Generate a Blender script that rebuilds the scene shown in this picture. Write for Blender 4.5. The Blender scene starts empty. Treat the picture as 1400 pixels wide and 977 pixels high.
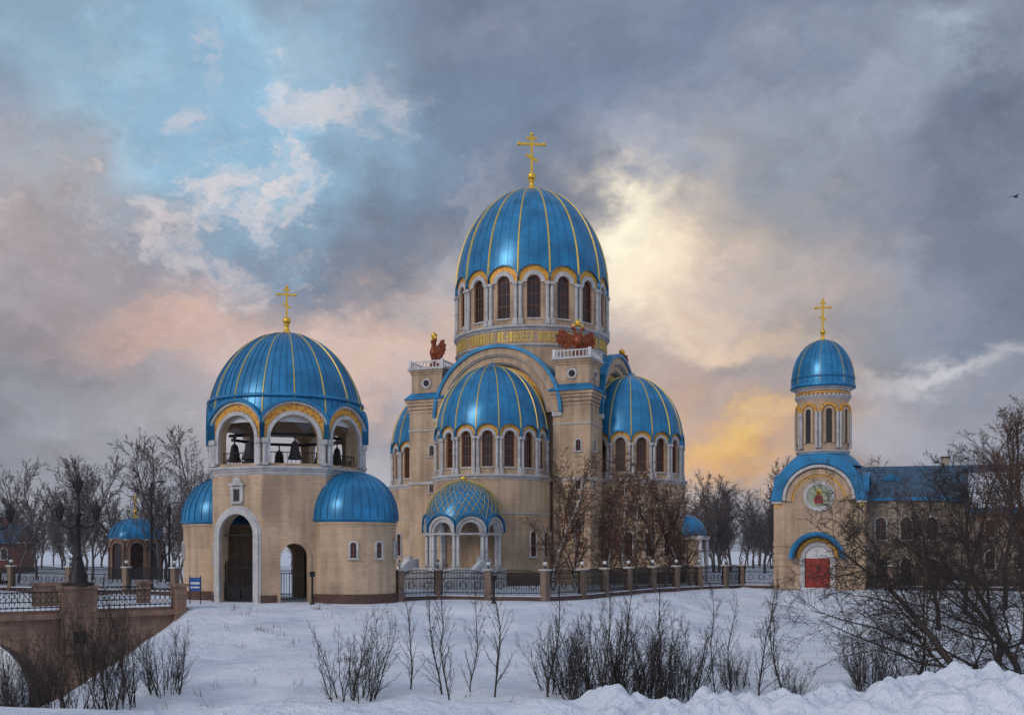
import bpy, bmesh, math, random
from mathutils import Matrix, Vector, noise
random.seed(7)
sc=bpy.context.scene
pi=math.pi; rad=math.radians
T=lambda x,y,z=0: Matrix.Translation((x,y,z))
Rz=lambda a: Matrix.Rotation(rad(a),4,'Z')
I4=Matrix.Identity(4)
G=-3.6
# ------------------------------------------------------------ materials
def new_mat(name):
    m=bpy.data.materials.new(name); m.use_nodes=True
    nt=m.node_tree; return m,nt,nt.nodes['Principled BSDF']
def mat(name,col,rough=.6,metal=0,var=.15,scale=1.5,bump=0,bscale=20,coord='Object',col2=None):
    m,nt,b=new_mat(name); n=nt.nodes; l=nt.links
    tc=n.new('ShaderNodeTexCoord'); no=n.new('ShaderNodeTexNoise')
    no.inputs['Scale'].default_value=scale; no.inputs['Detail'].default_value=4
    no.inputs['Roughness'].default_value=.65
    l.new(tc.outputs[coord],no.inputs['Vector'])
    r=n.new('ShaderNodeValToRGB'); e=r.color_ramp.elements
    c2=col2 or [c*(1+var) for c in col]
    e[0].position=.3; e[0].color=(*[c*(1-var) for c in col],1)
    e[1].position=.7; e[1].color=(*c2,1)
    l.new(no.outputs['Fac'],r.inputs['Fac']); l.new(r.outputs['Color'],b.inputs['Base Color'])
    b.inputs['Roughness'].default_value=rough; b.inputs['Metallic'].default_value=metal
    if bump:
        n2=n.new('ShaderNodeTexNoise'); n2.inputs['Scale'].default_value=bscale; n2.inputs['Detail'].default_value=3
        l.new(tc.outputs[coord],n2.inputs['Vector'])
        bp=n.new('ShaderNodeBump'); bp.inputs['Strength'].default_value=bump; bp.inputs['Distance'].default_value=.05
        l.new(n2.outputs['Fac'],bp.inputs['Height']); l.new(bp.outputs['Normal'],b.inputs['Normal'])
    return m
def brick_mat(name,c1,c2,mortar,bw=.26,rh=.085,stain=.3):
    m,nt,b=new_mat(name); n=nt.nodes; l=nt.links
    tc=n.new('ShaderNodeTexCoord'); br=n.new('ShaderNodeTexBrick')
    br.inputs['Scale'].default_value=1; br.inputs['Brick Width'].default_value=bw
    br.inputs['Row Height'].default_value=rh; br.inputs['Mortar Size'].default_value=.01
    br.inputs['Color1'].default_value=(*c1,1); br.inputs['Color2'].default_value=(*c2,1); br.inputs['Mortar'].default_value=(*mortar,1)
    l.new(tc.outputs['UV'],br.inputs['Vector'])
    mp=n.new('ShaderNodeMapping'); mp.inputs['Scale'].default_value=(1.6,1.6,.15); l.new(tc.outputs['Object'],mp.inputs['Vector'])
    n1=n.new('ShaderNodeTexNoise'); n1.inputs['Scale'].default_value=1; n1.inputs['Detail'].default_value=5; l.new(mp.outputs[0],n1.inputs['Vector'])
    n2=n.new('ShaderNodeTexNoise'); n2.inputs['Scale'].default_value=.35; n2.inputs['Detail'].default_value=4; l.new(tc.outputs['Object'],n2.inputs['Vector'])
    ad=n.new('ShaderNodeMath'); ad.operation='ADD'; l.new(n1.outputs['Fac'],ad.inputs[0]); l.new(n2.outputs['Fac'],ad.inputs[1])
    mr=n.new('ShaderNodeMapRange'); mr.inputs[1].default_value=.78; mr.inputs[2].default_value=1.15; mr.inputs[3].default_value=1-stain; mr.inputs[4].default_value=1.06
    l.new(ad.outputs[0],mr.inputs[0])
    vm=n.new('ShaderNodeVectorMath'); vm.operation='SCALE'; l.new(br.outputs['Color'],vm.inputs[0]); l.new(mr.outputs[0],vm.inputs['Scale'])
    l.new(vm.outputs[0],b.inputs['Base Color']); b.inputs['Roughness'].default_value=.85
    return m
M_brick=brick_mat('beige_brick',(.56,.405,.275),(.485,.345,.23),(.40,.29,.20),.5,.12,.36)
M_grey=brick_mat('weathered_brick',(.36,.29,.23),(.31,.25,.20),(.25,.21,.17),.5,.12,.35)
M_pink=brick_mat('pinkish_stone',(.27,.165,.12),(.21,.13,.095),(.13,.09,.07),.6,.3,.5)
M_post=brick_mat('fence_post_brick',(.26,.18,.13),(.20,.135,.10),(.16,.12,.10),.26,.09,.4)
M_redbrick=brick_mat('red_brick',(.20,.07,.045),(.16,.055,.04),(.14,.1,.08))
M_stone=mat('white_stone',(.45,.44,.44),.7,0,.24,1.5,.2)
M_blue=mat('blue_roof_metal',(.020,.18,.37),.30,.35,.34,.5,.18,.9)
M_seam=mat('blue_roof_seam',(.012,.12,.26),.4,.3,.1)
M_gold=mat('gilding',(.78,.47,.06),.28,.75,.1,3)
M_rib=mat('gilded_rib',(.66,.47,.10),.4,.35,.15,3)
M_copper=mat('red_copper',(.24,.055,.02),.42,.5,.5,3)
M_iron=mat('black_iron',(.012,.012,.014),.5,.3,.2,5)
M_plinth=mat('granite_plinth',(.085,.042,.032),.6,0,.35,3,.2)
M_wood=mat('brown_window_frame',(.17,.055,.026),.5,0,.3,5)
M_glass=mat('dark_glass',(.022,.016,.017),.12,0,.5,2.5)
M_reddoor=mat('red_painted_door',(.28,.02,.013),.5,0,.2,3)
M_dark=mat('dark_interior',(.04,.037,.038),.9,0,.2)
M_white=mat('white_plaster',(.58,.58,.60),.8,0,.15,1)
M_lampglass=mat('frosted_glass',(.55,.55,.55),.3,0,.05)
M_slate=mat('dark_blue_tiles',(.03,.075,.13),.5,.1,.35,2)
M_twig=mat('dark_twigs',(.030,.022,.019),.85,0,.3,2)
M_rtwig=mat('reddish_twigs',(.085,.048,.036),.85,0,.3,1)
M_bark=mat('dark_bark',(.04,.031,.026),.9,0,.35,6)
M_btwig=mat('birch_twigs',(.105,.055,.04),.85,0,.3,1)
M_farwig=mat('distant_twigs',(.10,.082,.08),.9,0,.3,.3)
M_grass=mat('dry_grass',(.12,.085,.05),.9,0,.3,5)
def mosaic():
    m,nt,b=new_mat('gold_mosaic'); n=nt.nodes; l=nt.links
    tc=n.new('ShaderNodeTexCoord'); v=n.new('ShaderNodeTexVoronoi'); v.inputs['Scale'].default_value=4.2
    l.new(tc.outputs['Object'],v.inputs['Vector'])
    r=n.new('ShaderNodeValToRGB'); e=r.color_ramp.elements
    e[0].position=.12; e[0].color=(.25,.05,.015,1); e[1].position=.42; e[1].color=(.66,.34,.05,1)
    x=e.new(.3); x.color=(.52,.20,.03,1)
    l.new(v.outputs['Distance'],r.inputs['Fac']); l.new(r.outputs['Color'],b.inputs['Base Color'])
    b.inputs['Roughness'].default_value=.45; b.inputs['Metallic'].default_value=.2; return m
M_mosaic=mosaic()
def birchbark():
    m,nt,b=new_mat('birch_bark'); n=nt.nodes; l=nt.links
    tc=n.new('ShaderNodeTexCoord'); mp=n.new('ShaderNodeMapping'); mp.inputs['Scale'].default_value=(2,2,7)
    no=n.new('ShaderNodeTexNoise'); no.inputs['Scale'].default_value=1.5; no.inputs['Detail'].default_value=4
    l.new(tc.outputs['Object'],mp.inputs[0]); l.new(mp.outputs[0],no.inputs['Vector'])
    r=n.new('ShaderNodeValToRGB'); e=r.color_ramp.elements
    e[0].position=.42; e[0].color=(.04,.035,.03,1); e[1].position=.52; e[1].color=(.52,.5,.47,1)
    l.new(no.outputs['Fac'],r.inputs['Fac']); l.new(r.outputs['Color'],b.inputs['Base Color']); b.inputs['Roughness'].default_value=.8
    return m
M_birch=birchbark()
def snowmat():
    m,nt,b=new_mat('snow'); n=nt.nodes; l=nt.links
    tc=n.new('ShaderNodeTexCoord')
    a=n.new('ShaderNodeTexNoise'); a.inputs['Scale'].default_value=.3; a.inputs['Detail'].default_value=8; a.inputs['Roughness'].default_value=.66
    c=n.new('ShaderNodeTexNoise'); c.inputs['Scale'].default_value=9; c.inputs['Detail'].default_value=5
    l.new(tc.outputs['Object'],a.inputs[0]); l.new(tc.outputs['Object'],c.inputs[0])
    r=n.new('ShaderNodeValToRGB'); e=r.color_ramp.elements
    e[0].position=.3; e[0].color=(.46,.52,.63,1); e[1].position=.6; e[1].color=(.70,.74,.81,1)
    l.new(a.outputs['Fac'],r.inputs['Fac']); l.new(r.outputs['Color'],b.inputs['Base Color'])
    b.inputs['Roughness'].default_value=.6
    b1=n.new('ShaderNodeBump'); b1.inputs['Strength'].default_value=.9; b1.inputs['Distance'].default_value=.6; l.new(a.outputs['Fac'],b1.inputs['Height'])
    b2=n.new('ShaderNodeBump'); b2.inputs['Strength'].default_value=.6; b2.inputs['Distance'].default_value=.035; l.new(c.outputs['Fac'],b2.inputs['Height'])
    l.new(b1.outputs[0],b2.inputs['Normal']); l.new(b2.outputs[0],b.inputs['Normal']); return m
M_snow=snowmat()
# ------------------------------------------------------------ mesh helpers
def empty(name,loc=(0,0,0)):
    o=bpy.data.objects.new(name,None); o.location=loc; sc.collection.objects.link(o); return o
class B:
    def __init__(s,name,m,parent=None):
        s.name=name; s.m=m; s.p=parent; s.v=[]; s.f=[]; s.s=[]
    def add(s,vs,fs,M=I4,smooth=False):
        o=len(s.v)
        s.v+= [M@Vector(v) for v in vs]
        for f in fs: s.f.append([i+o for i in f]); s.s.append(smooth)
    def done(s):
        if not s.v: return
        off=Vector(s.p.location) if s.p else Vector((0,0,0))
        me=bpy.data.meshes.new(s.name); me.from_pydata([v-off for v in s.v],[],s.f)
        me.polygons.foreach_set('use_smooth',s.s)
        bm=bmesh.new(); bm.from_mesh(me); bmesh.ops.recalc_face_normals(bm,faces=bm.faces)
        uv=bm.loops.layers.uv.new('UVMap')
        for f in bm.faces:
            n=f.normal
            if abs(n.z)>.8:
                for lp in f.loops: lp[uv].uv=(lp.vert.co.x,lp.vert.co.y)
            else:
                L=math.hypot(n.x,n.y) or 1; tx,ty=-n.y/L,n.x/L
                for lp in f.loops: lp[uv].uv=(lp.vert.co.x*tx+lp.vert.co.y*ty,lp.vert.co.z)
        bm.to_mesh(me); bm.free()
        me.materials.append(s.m)
        o=bpy.data.objects.new(s.name,me); sc.collection.objects.link(o)
        if s.p: o.parent=s.p
        return o
def box(b,M,x0,x1,y0,y1,z0,z1):
    b.add([(x,y,z) for x in(x0,x1) for y in(y0,y1) for z in(z0,z1)],
          [(0,1,3,2),(4,6,7,5),(0,4,5,1),(2,3,7,6),(0,2,6,4),(1,5,7,3)],M)
def prism(b,M,pts,y0,y1):
    n=len(pts); vs=[(x,y0,z) for x,z in pts]+[(x,y1,z) for x,z in pts]
    fs=[list(range(n)),list(range(2*n-1,n-1,-1))]+[(i,(i+1)%n,(i+1)%n+n,i+n) for i in range(n)]
    b.add(vs,fs,M)
def strip(b,M,inn,out,y0,y1):
    n=len(inn); vs=[(x,y0,z) for x,z in inn]+[(x,y0,z) for x,z in out]+[(x,y1,z) for x,z in inn]+[(x,y1,z) for x,z in out]
    fs=[]
    for i in range(n-1):
        j=i+1
        fs+= [(i,j,n+j,n+i),(2*n+i,3*n+i,3*n+j,2*n+j),(i,2*n+i,2*n+j,j),(n+i,n+j,3*n+j,3*n+i)]
    fs+=[(0,n,3*n,2*n),(n-1,3*n-1,4*n-1,2*n-1)]
    b.add(vs,fs,M)
def arcpts(r,zc,n=16,clamp=None,leg=None):
    p=[]
    for i in range(n+1):
        t=pi-pi*i/n; x=r*math.cos(t); z=zc+r*math.sin(t)
        if clamp and abs(x)>clamp:
            x=math.copysign(clamp,x); z=min(z,zc+math.sqrt(max(0,r*r-clamp*clamp)))
        p.append((x,z))
    if leg is not None: p=[(p[0][0],leg)]+p+[(p[-1][0],leg)]
    return p
def band(b,M,ri,ro,zc,y0,y1,leg=None,clamp=None,n=16):
    strip(b,M,arcpts(ri,zc,n,clamp,leg),arcpts(ro,zc,n,clamp,leg),y0,y1)
def arch_panel(b,M,hw,z0,zs,ri,ro,y0,y1,sill):
    strip(b,M,arcpts(ri,zs),arcpts(ro,zs,clamp=hw),y0,y1)
    box(b,M,-hw,-ri,y0,y1,sill,zs); box(b,M,ri,hw,y0,y1,sill,zs)
    if sill>z0: box(b,M,-hw,hw,y0,y1,z0,sill)
def flat_panel(b,M,hw,z0,z1,ri,zs,y0,y1):
    n=16; inn=arcpts(ri,zs,n); inn=[inn[0]]+inn+[inn[-1]]
    out=[(-hw,zs)]+[(-hw+2*hw*i/n,z1) for i in range(n+1)]+[(hw,zs)]
    strip(b,M,inn,out,y0,y1); box(b,M,-hw,-ri,y0,y1,z0,zs); box(b,M,ri,hw,y0,y1,z0,zs)
def revolve(b,M,prof,n=32,ph=0,smooth=True,a0=0,a1=360,cap=False):
    full=(a1-a0)>=360; c=n if full else n+1; vs=[]; fs=[]
    for r,z in prof:
        for i in range(c):
            a=rad(ph+a0+(a1-a0)*i/n); vs.append((r*math.sin(a),-r*math.cos(a),z))
    for k in range(len(prof)-1):
        for i in range(n):
            j=(i+1)%c; fs.append((k*c+i,k*c+j,(k+1)*c+j,(k+1)*c+i))
    b.add(vs,fs,M,smooth)
    if cap:
        for k,(r,z) in ((0,prof[0]),(len(prof)-1,prof[-1])):
            b.add([vs[k*c+i] for i in range(c)],[list(range(c))],M)
def cyl(b,M,r,z0,z1,n=12,r2=None):
    revolve(b,M,[(r,z0),(r if r2 is None else r2,z1)],n,cap=True)
def cornice(b,M,r,z,h,d,n=64,ph=0,rin=None):
    ri=rin if rin else r-.15
    revolve(b,M,[(ri,z-.01),(r+d*.35,z),(r+d*.4,z+h*.35),(r+d*.8,z+h*.45),(r+d,z+h*.7),(r+d,z+h),(ri,z+h+.04)],n,ph,smooth=False)
def ball(b,M,r,z,n=12,sq=1):
    revolve(b,M,[(max(.001,r*math.sin(t*pi/10)),z-r*sq*math.cos(t*pi/10)) for t in range(11)],n)
def tube(b,pts,rads,k=6,M=I4):
    vs=[];fs=[]
    for i,p in enumerate(pts):
        p=Vector(p); d=(Vector(pts[min(i+1,len(pts)-1)])-Vector(pts[max(i-1,0)])).normalized()
        u=d.orthogonal().normalized(); w=d.cross(u)
        r=rads[i] if isinstance(rads,(list,tuple)) else rads
        for j in range(k):
            a=2*pi*j/k; vs.append(p+(u*math.cos(a)+w*math.sin(a))*r)
        if i:
            for j in range(k): fs.append(((i-1)*k+j,(i-1)*k+(j+1)%k,i*k+(j+1)%k,i*k+j))
    b.add(vs,fs,M,True)
class Dome:
    def __init__(s,R,zmin,ztop,N=0,hw=1,zs=0,ro=1,p=2.0,ph=0):
        s.R=R;s.zm=zmin;s.zt=ztop;s.N=N;s.hw=hw;s.zs=zs;s.ro=ro;s.p=p;s.ph=ph
    def r(s,z):
        f=min(1,max(0,(z-s.zm)/(s.zt-s.zm))); return s.R*math.sqrt(max(0,1-f**s.p))
    def zb(s,a):
        if not s.N: return s.zm
        st=360/s.N; d=((a-s.ph+st/2)%st)-st/2; x=d/(st/2)*s.hw
        return s.zs+math.sqrt(max(0,s.ro**2-x*x))
    def pt(s,a,u,out=0,da=0):
        zb=s.zb(a); z=zb+(s.zt-zb)*math.sin(u*pi/2); r=s.r(z)+out; A=rad(a)
        return Vector((r*math.sin(A)+da*math.cos(A),-r*math.cos(A)+da*math.sin(A),z+out*.3))
    def shell(s,b,M,rows=22,k=8,a0=0,a1=360):
        n=(s.N*k if s.N else 64); full=a1-a0>=360; c=n if full else n+1; vs=[];fs=[]
        for i in range(rows+1):
            for j in range(c): vs.append(s.pt(s.ph+a0+(a1-a0)*j/n,i/rows*.995))
        for i in range(rows):
            for j in range(n):
                q=(j+1)%c; fs.append((i*c+j,i*c+q,(i+1)*c+q,(i+1)*c+j))
        fs.append([rows*c+j for j in range(c)])
        b.add(vs,fs,M,True)
    def rib(s,b,M,a,w,t,rows=16,umax=.97):
        vs=[];fs=[]
        for i in range(rows+1):
            u=i/rows*umax; ww=w*(1-.45*u)
            vs+=[s.pt(a,u,-.02,-ww/2),s.pt(a,u,t,-ww/4),s.pt(a,u,t,ww/4),s.pt(a,u,-.02,ww/2)]
            if i:
                o=4*(i-1)
                for q in range(3): fs.append((o+q,o+q+1,o+q+5,o+q+4))
        b.add(vs,fs,M)
def cross(b,M,z0,h,w):
    t=h*.030
    box(b,M,-t,t,-t,t,z0,z0+h)
    box(b,M,-w/2,w/2,-t*.9,t*.9,z0+h*.70,z0+h*.70+2*t)
    box(b,M,-w*.2,w*.2,-t*.9,t*.9,z0+h*.86,z0+h*.86+2*t)
    MM=M@T(0,0,z0+h*.36)@Matrix.Rotation(rad(28),4,'Y'); box(b,MM,-w*.25,w*.25,-t*.85,t*.85,-t,t)
    for x,z in((-w/2,h*.70+t),(w/2,h*.70+t)): ball(b,M@T(x,0),t*1.7,z0+z,8)
    ball(b,M,t*1.7,z0+h,8)
def finial(b,M,z0,s):
    revolve(b,M,[(1.0*s,z0-.15*s),(.75*s,z0+.15*s),(.45*s,z0+.45*s),(.28*s,z0+.9*s),(.25*s,z0+1.25*s),(.4*s,z0+1.35*s),(.2*s,z0+1.5*s)],20)
    ball(b,M,.52*s,z0+1.9*s,16); cyl(b,M,.12*s,z0+2.3*s,z0+2.8*s,8)
def window(fr,gl,M,hw,z0,zs,y,bars=4):
    prism(gl,M,arcpts(hw,zs,12,leg=z0),y+.04,y+.08)
    band(fr,M,hw-.12,hw+.02,zs,y-.06,y+.03,leg=z0,n=12)
    for x in (-hw*.33,hw*.33): box(fr,M,x-.03,x+.03,y-.03,y+.03,z0,zs+hw*.85)
    for i in range(bars):
        z=z0+(zs-z0)*(i+.05)/(bars-1 if bars>1 else 1)
        box(fr,M,-hw+.1,hw-.1,y-.025,y+.028,z-.035,z+.035)
def arcade(P,M,N,apo,zb,sill,zs,ri,ro,ph=0,colr=.16,ks=None,th=.45,win=True,gold=True):
    hw=apo*math.tan(pi/N)
    for k in (ks if ks is not None else range(N)):
        Mk=M@Rz(ph+360*k/N)@T(0,-apo)
        arch_panel(P['wall'],Mk,hw,zb,zs,ri,ro,0,th,sill)
        wb=(ro-ri)*.42
        band(P['trim'],Mk,ri+.012,ri+wb,zs,-.16,.02,clamp=hw+.05)
        if gold: band(P['mosaic'],Mk,ri+wb+.01,ro-.05,zs,-.07,.02,clamp=hw+.05)
        band(P['roof'],Mk,ro-.06,ro+.09,zs,-.32,.25,clamp=hw+.12)
        if win: window(P['frame'],P['glass'],Mk,ri-.005,sill+.02,zs,.24)
        box(P['trim'],Mk,-ri-.1,ri+.1,-.12,.1,sill-.14,sill+.012)
        if colr:
            for q in (-1,1):
                Mc=Mk@T(q*(hw-colr*1.15),-.12-colr*.3)
                cyl(P['trim'],Mc,colr,sill-.1,zs-.3,10)
                box(P['trim'],Mc,-colr*1.35,colr*1.35,-colr*1.4,colr*1.4,zs-.32,zs-.02)
                box(P['trim'],Mc,-colr*1.3,colr*1.3,-colr*1.3,colr*1.3,zb+.05,sill-.1)
                cyl(P['trim'],Mc,colr*1.18,(sill+zs)/2-.15,(sill+zs)/2-.02,10)
    return hw
def parts(e,wallm=None):
    return {k:B(nm,m,e) for k,nm,m in [('wall','walls',wallm or M_brick),('trim','stone_trim',M_stone),('roof','blue_roof',M_blue),('seam','roof_seams',M_seam),
      ('rib','gilded_ribs',M_rib),('gold','gilded_cross',M_gold),('mosaic','gold_mosaic_band',M_mosaic),('glass','window_glass',M_glass),('frame','window_frames',M_wood),
      ('plinth','plinth',M_plinth),('iron','ironwork',M_iron),('dark','interior',M_dark),('snow','snow_cover',M_snow),('white','white_plaster',M_white)]}
def fin(P):
    for b in P.values(): b.done()
def small_window(P,M,hw,z0,zs,bars=3):
    prism(P['glass'],M,arcpts(hw,zs,10,leg=z0),-.03,.02)
    band(P['trim'],M,hw,hw+.14,zs,-.1,.02,leg=z0,n=10)
    box(P['trim'],M,-hw-.2,hw+.2,-.16,.02,z0-.14,z0-.005)
    box(P['frame'],M,-.03,.03,-.06,.0,z0,zs+hw)
    for i in range(bars): 
        z=z0+(zs-z0)*(i+.5)/bars; box(P['frame'],M,-hw,hw,-.055,.0,z-.025,z+.025)
# ------------------------------------------------------------ terrain
def sm(a,b,x):
    t=min(1,max(0,(x-a)/(b-a))); return t*t*(3-2*t)
def interp(tab,x):
    if x<=tab[0][0]: return tab[0][1]
    for (a,b),(c,d) in zip(tab,tab[1:]):
        if x<=c: return b+(d-b)*(x-a)/(c-a)
    return tab[-1][1]
EDGE=[(-60,60),(-22,62),(-18,65.5),(-10,66.5),(2,68.5),(8,75),(15,85),(22,95),(27,91.5),(34,90),(60,84),(120,80)]
def h(x,y,nz=True):
    e=interp(EDGE,x)-y; Mx=6.5-3.2*sm(8,20,x)
    z=G
    if e>0: z-=Mx*(1-math.exp(-(e*e/(e+2.0))*.175/Mx))
    xv=-19.0-14*sm(62,72,y); v=xv-x
    if v>0: z-=min(.82*v*v/(v+.6),6.2)*(1-sm(76,92,y))*(1-sm(60,140,v))
    z=max(z,-11)
    k=sm(11,27,y); z=-1.8*(1-k)+z*k
    if nz and -70<x<90 and 5<y<130:
        a=.7 if e>0 else .15
        z+=a*.5*noise.noise(Vector((x*.12,y*.12,1)))+a*.2*noise.noise(Vector((x*.45,y*.45,4)))+a*.07*noise.noise(Vector((x*1.3,y*1.3,7)))
    return z
def axis(a,b,step,far):
    c=[a+i*step for i in range(int((b-a)/step)+1)]
    s=step; x=c[0]; L=[]
    while x>-far: s*=1.35; x-=s; L.append(x)
    s=step; x=c[-1]; R=[]
    while x<far: s*=1.35; x+=s; R.append(x)
    return L[::-1]+c+R
xs=axis(-46,62,.4,2500); ys=[-60,-20,0]+[y for y in axis(4,112,.4,2500) if y>=4]
nx=len(xs); vs=[(x,y,h(x,y)) for y in ys for x in xs]
fs=[(j*nx+i,j*nx+i+1,(j+1)*nx+i+1,(j+1)*nx+i) for j in range(len(ys)-1) for i in range(nx-1)]
b=B('snowy_ground',M_snow); b.add(vs,fs,smooth=True); b.done()
# foreground snow bank
CR=[(-9,-1.6),(-4.5,-1.57),(-3.6,-1.5),(-3,-1.40),(-2,-1.36),(-1.4,-1.41),(-.8,-1.39),(0,-1.39),(.5,-1.34),(.85,-1.29),(1.5,-1.35),(2.2,-1.32),(3.0,-1.28),(3.5,-1.17),(3.9,-1.10),(4.6,-1.07),(9,-1.0)]
vs=[];nX=540;nY=170
for j in range(nY):
    y=6.6+j*.035
    for i in range(nX):
        x=-8+i*.032
        c=interp(CR,x); g=math.exp(-((y-9.5)/1.25)**2)
        rough=.2+.8*sm(.2,1.0,x)
        p=Vector((x*1.5,y*1.5,3))
        cell=noise.voronoi(Vector((x*3.1,y*3.1,1.7)))[0][0]; cell2=noise.voronoi(Vector((x*7.5,y*7.5,.7)))[0][0]
        n1=noise.noise(p)*.09+(.45-cell)*.26*rough+(.4-cell2)*.10*rough+noise.noise(p*6)*.035*rough
        z=-2.1+(c+2.1-.03)*g+n1*g
        vs.append((x,y,z))
fs=[(j*nX+i,j*nX+i+1,(j+1)*nX+i+1,(j+1)*nX+i) for j in range(nY-1) for i in range(nX-1)]
b=B('snow_bank',M_snow); b.add(vs,fs,smooth=True); b.done()
# ------------------------------------------------------------ eagle
def eagle(parent_loc,M,s=1.0):
    e=empty('eagle_statue',parent_loc); b=B('body_and_wings',M_copper,e); g=B('crowns',M_gold,e)
    box(b,M,-.55*s,.55*s,-.4*s,.4*s,-.5,.25*s)
    for q in(-1,1):
        tube(b,[(q*.25*s,0,.2*s),(q*.28*s,0,.6*s),(q*.22*s,0,1.0*s)],[.12*s,.14*s,.22*s],8,M)
        W=[(.15,1.0),(.5,.95),(.75,.55),(.95,.8),(1.15,.45),(1.35,.8),(1.55,.6),(1.7,1.0),(1.95,.85),(1.98,1.25),(2.25,1.25),(2.1,1.65),(2.3,1.85),(1.95,2.05),(1.95,2.4),(1.55,2.45),(1.1,2.15),(.7,1.95),(.3,2.0),(.1,1.7)]
        MW=M@Rz(q*12)
        prism(b,MW,[(q*x*s,z*s) for x,z in W],-.09*s,.09*s)
        W2=[(.15,1.35),(.9,1.2),(1.5,1.5),(1.75,2.0),(1.4,2.2),(.9,1.95),(.3,1.9)]
        prism(b,MW,[(q*x*s,z*s) for x,z in W2],-.17*s,.16*s)
        for k in range(5): tube(b,[(q*(.5+.3*k)*s,-.12*s,(1.75+.06*k)*s),(q*(.62+.33*k)*s,-.12*s,(.95+.08*k)*s)],.05*s,5,MW)
        tube(b,[(q*.12*s,0,1.75*s),(q*.28*s,-.03*s,2.1*s),(q*.33*s,-.03*s,2.4*s),(q*.5*s,-.03*s,2.58*s)],[.24*s,.17*s,.14*s,.15*s],8,M)
        ball(b,M@T(q*.5*s,-.03*s),.19*s,2.6*s,10)
        tube(b,[(q*.6*s,-.03*s,2.62*s),(q*.78*s,-.03*s,2.58*s),(q*.86*s,-.03*s,2.45*s)],[.11*s,.07*s,.01],6,M)
        revolve(g,M@T(q*.47*s,-.03*s),[(.12*s,2.76*s),(.17*s,2.95*s),(.05*s,3.02*s)],8)
    revolve(b,M,[(.05*s,.55*s),(.35*s,.9*s),(.48*s,1.3*s),(.42*s,1.7*s),(.2*s,2.0*s),(.02,2.1*s)],14)
    prism(b,M,[(-.12*s,1.0*s),(-.5*s,.35*s),(-.25*s,.42*s),(0,.2*s),(.25*s,.42*s),(.5*s,.35*s),(.12*s,1.0*s)],.05*s,.2*s)
    revolve(g,M,[(.22*s,2.85*s),(.34*s,3.15*s),(.3*s,3.3*s),(.08*s,3.45*s),(.02,3.6*s)],10)
    b.done(); g.done(); return e
# ------------------------------------------------------------ main church
CL=(2.3,120,G)
MC=T(2.3,120)@Rz(-22)
e=empty('domed_church',CL); P=parts(e)
P['letters']=B('gilded_inscription',M_rib,e)
HB=9.5
box(P['wall'],MC,-HB,HB,-HB,HB,G,14.7); box(P['plinth'],MC,-HB-.12,HB+.12,-HB-.12,HB+.12,G-.2,-2.4)
box(P['wall'],MC,-8.3,8.3,-8.3,8.3,14.7,18.9); box(P['roof'],MC,-8.6,8.6,-8.6,8.6,18.9,19.15)
for k in range(4):
    Mk=MC@Rz(90*k)
    zs=14.6
    strip(P['roof'],Mk,arcpts(7.05,zs,32),arcpts(7.3,zs,32),-10.3,-2)
    band(P['roof'],Mk,7.16,7.52,zs,-10.95,-10.0,n=32)
    band(P['wall'],Mk,6.45,7.15,zs,-10.75,-9.6,n=32)
    band(P['trim'],Mk,6.3,6.44,zs,-10.62,-9.6,n=32)
    band(P['wall'],Mk,5.6,6.29,zs,-10.4,-9.6,n=32)
    band(P['trim'],Mk,5.45,5.59,zs,-10.2,-9.5,n=32)
    prism(P['wall'],Mk,arcpts(5.44,zs,32),-9.7,-9.52)
    band(P['mosaic'],Mk,4.7,5.2,zs,-9.76,-9.6,n=32)
    prism(P['wall'],Mk,arcpts(7.04,zs,32),-9.45,-3)
    for q in(-1,1):
        box(P['trim'],Mk,q*6.9-.5,q*6.9+.5,-10.8,-9.5,zs-.5,zs-.02)
        box(P['wall'],Mk,q*6.85-.4,q*6.85+.4,-10.6,-9.4,G,zs-.5)
    for j in range(9):
        y=-9.6+j*.8; strip(P['seam'],Mk,arcpts(7.29,14.6,24),arcpts(7.34,14.6,24),y,y+.06)
pw=2.05
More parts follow.
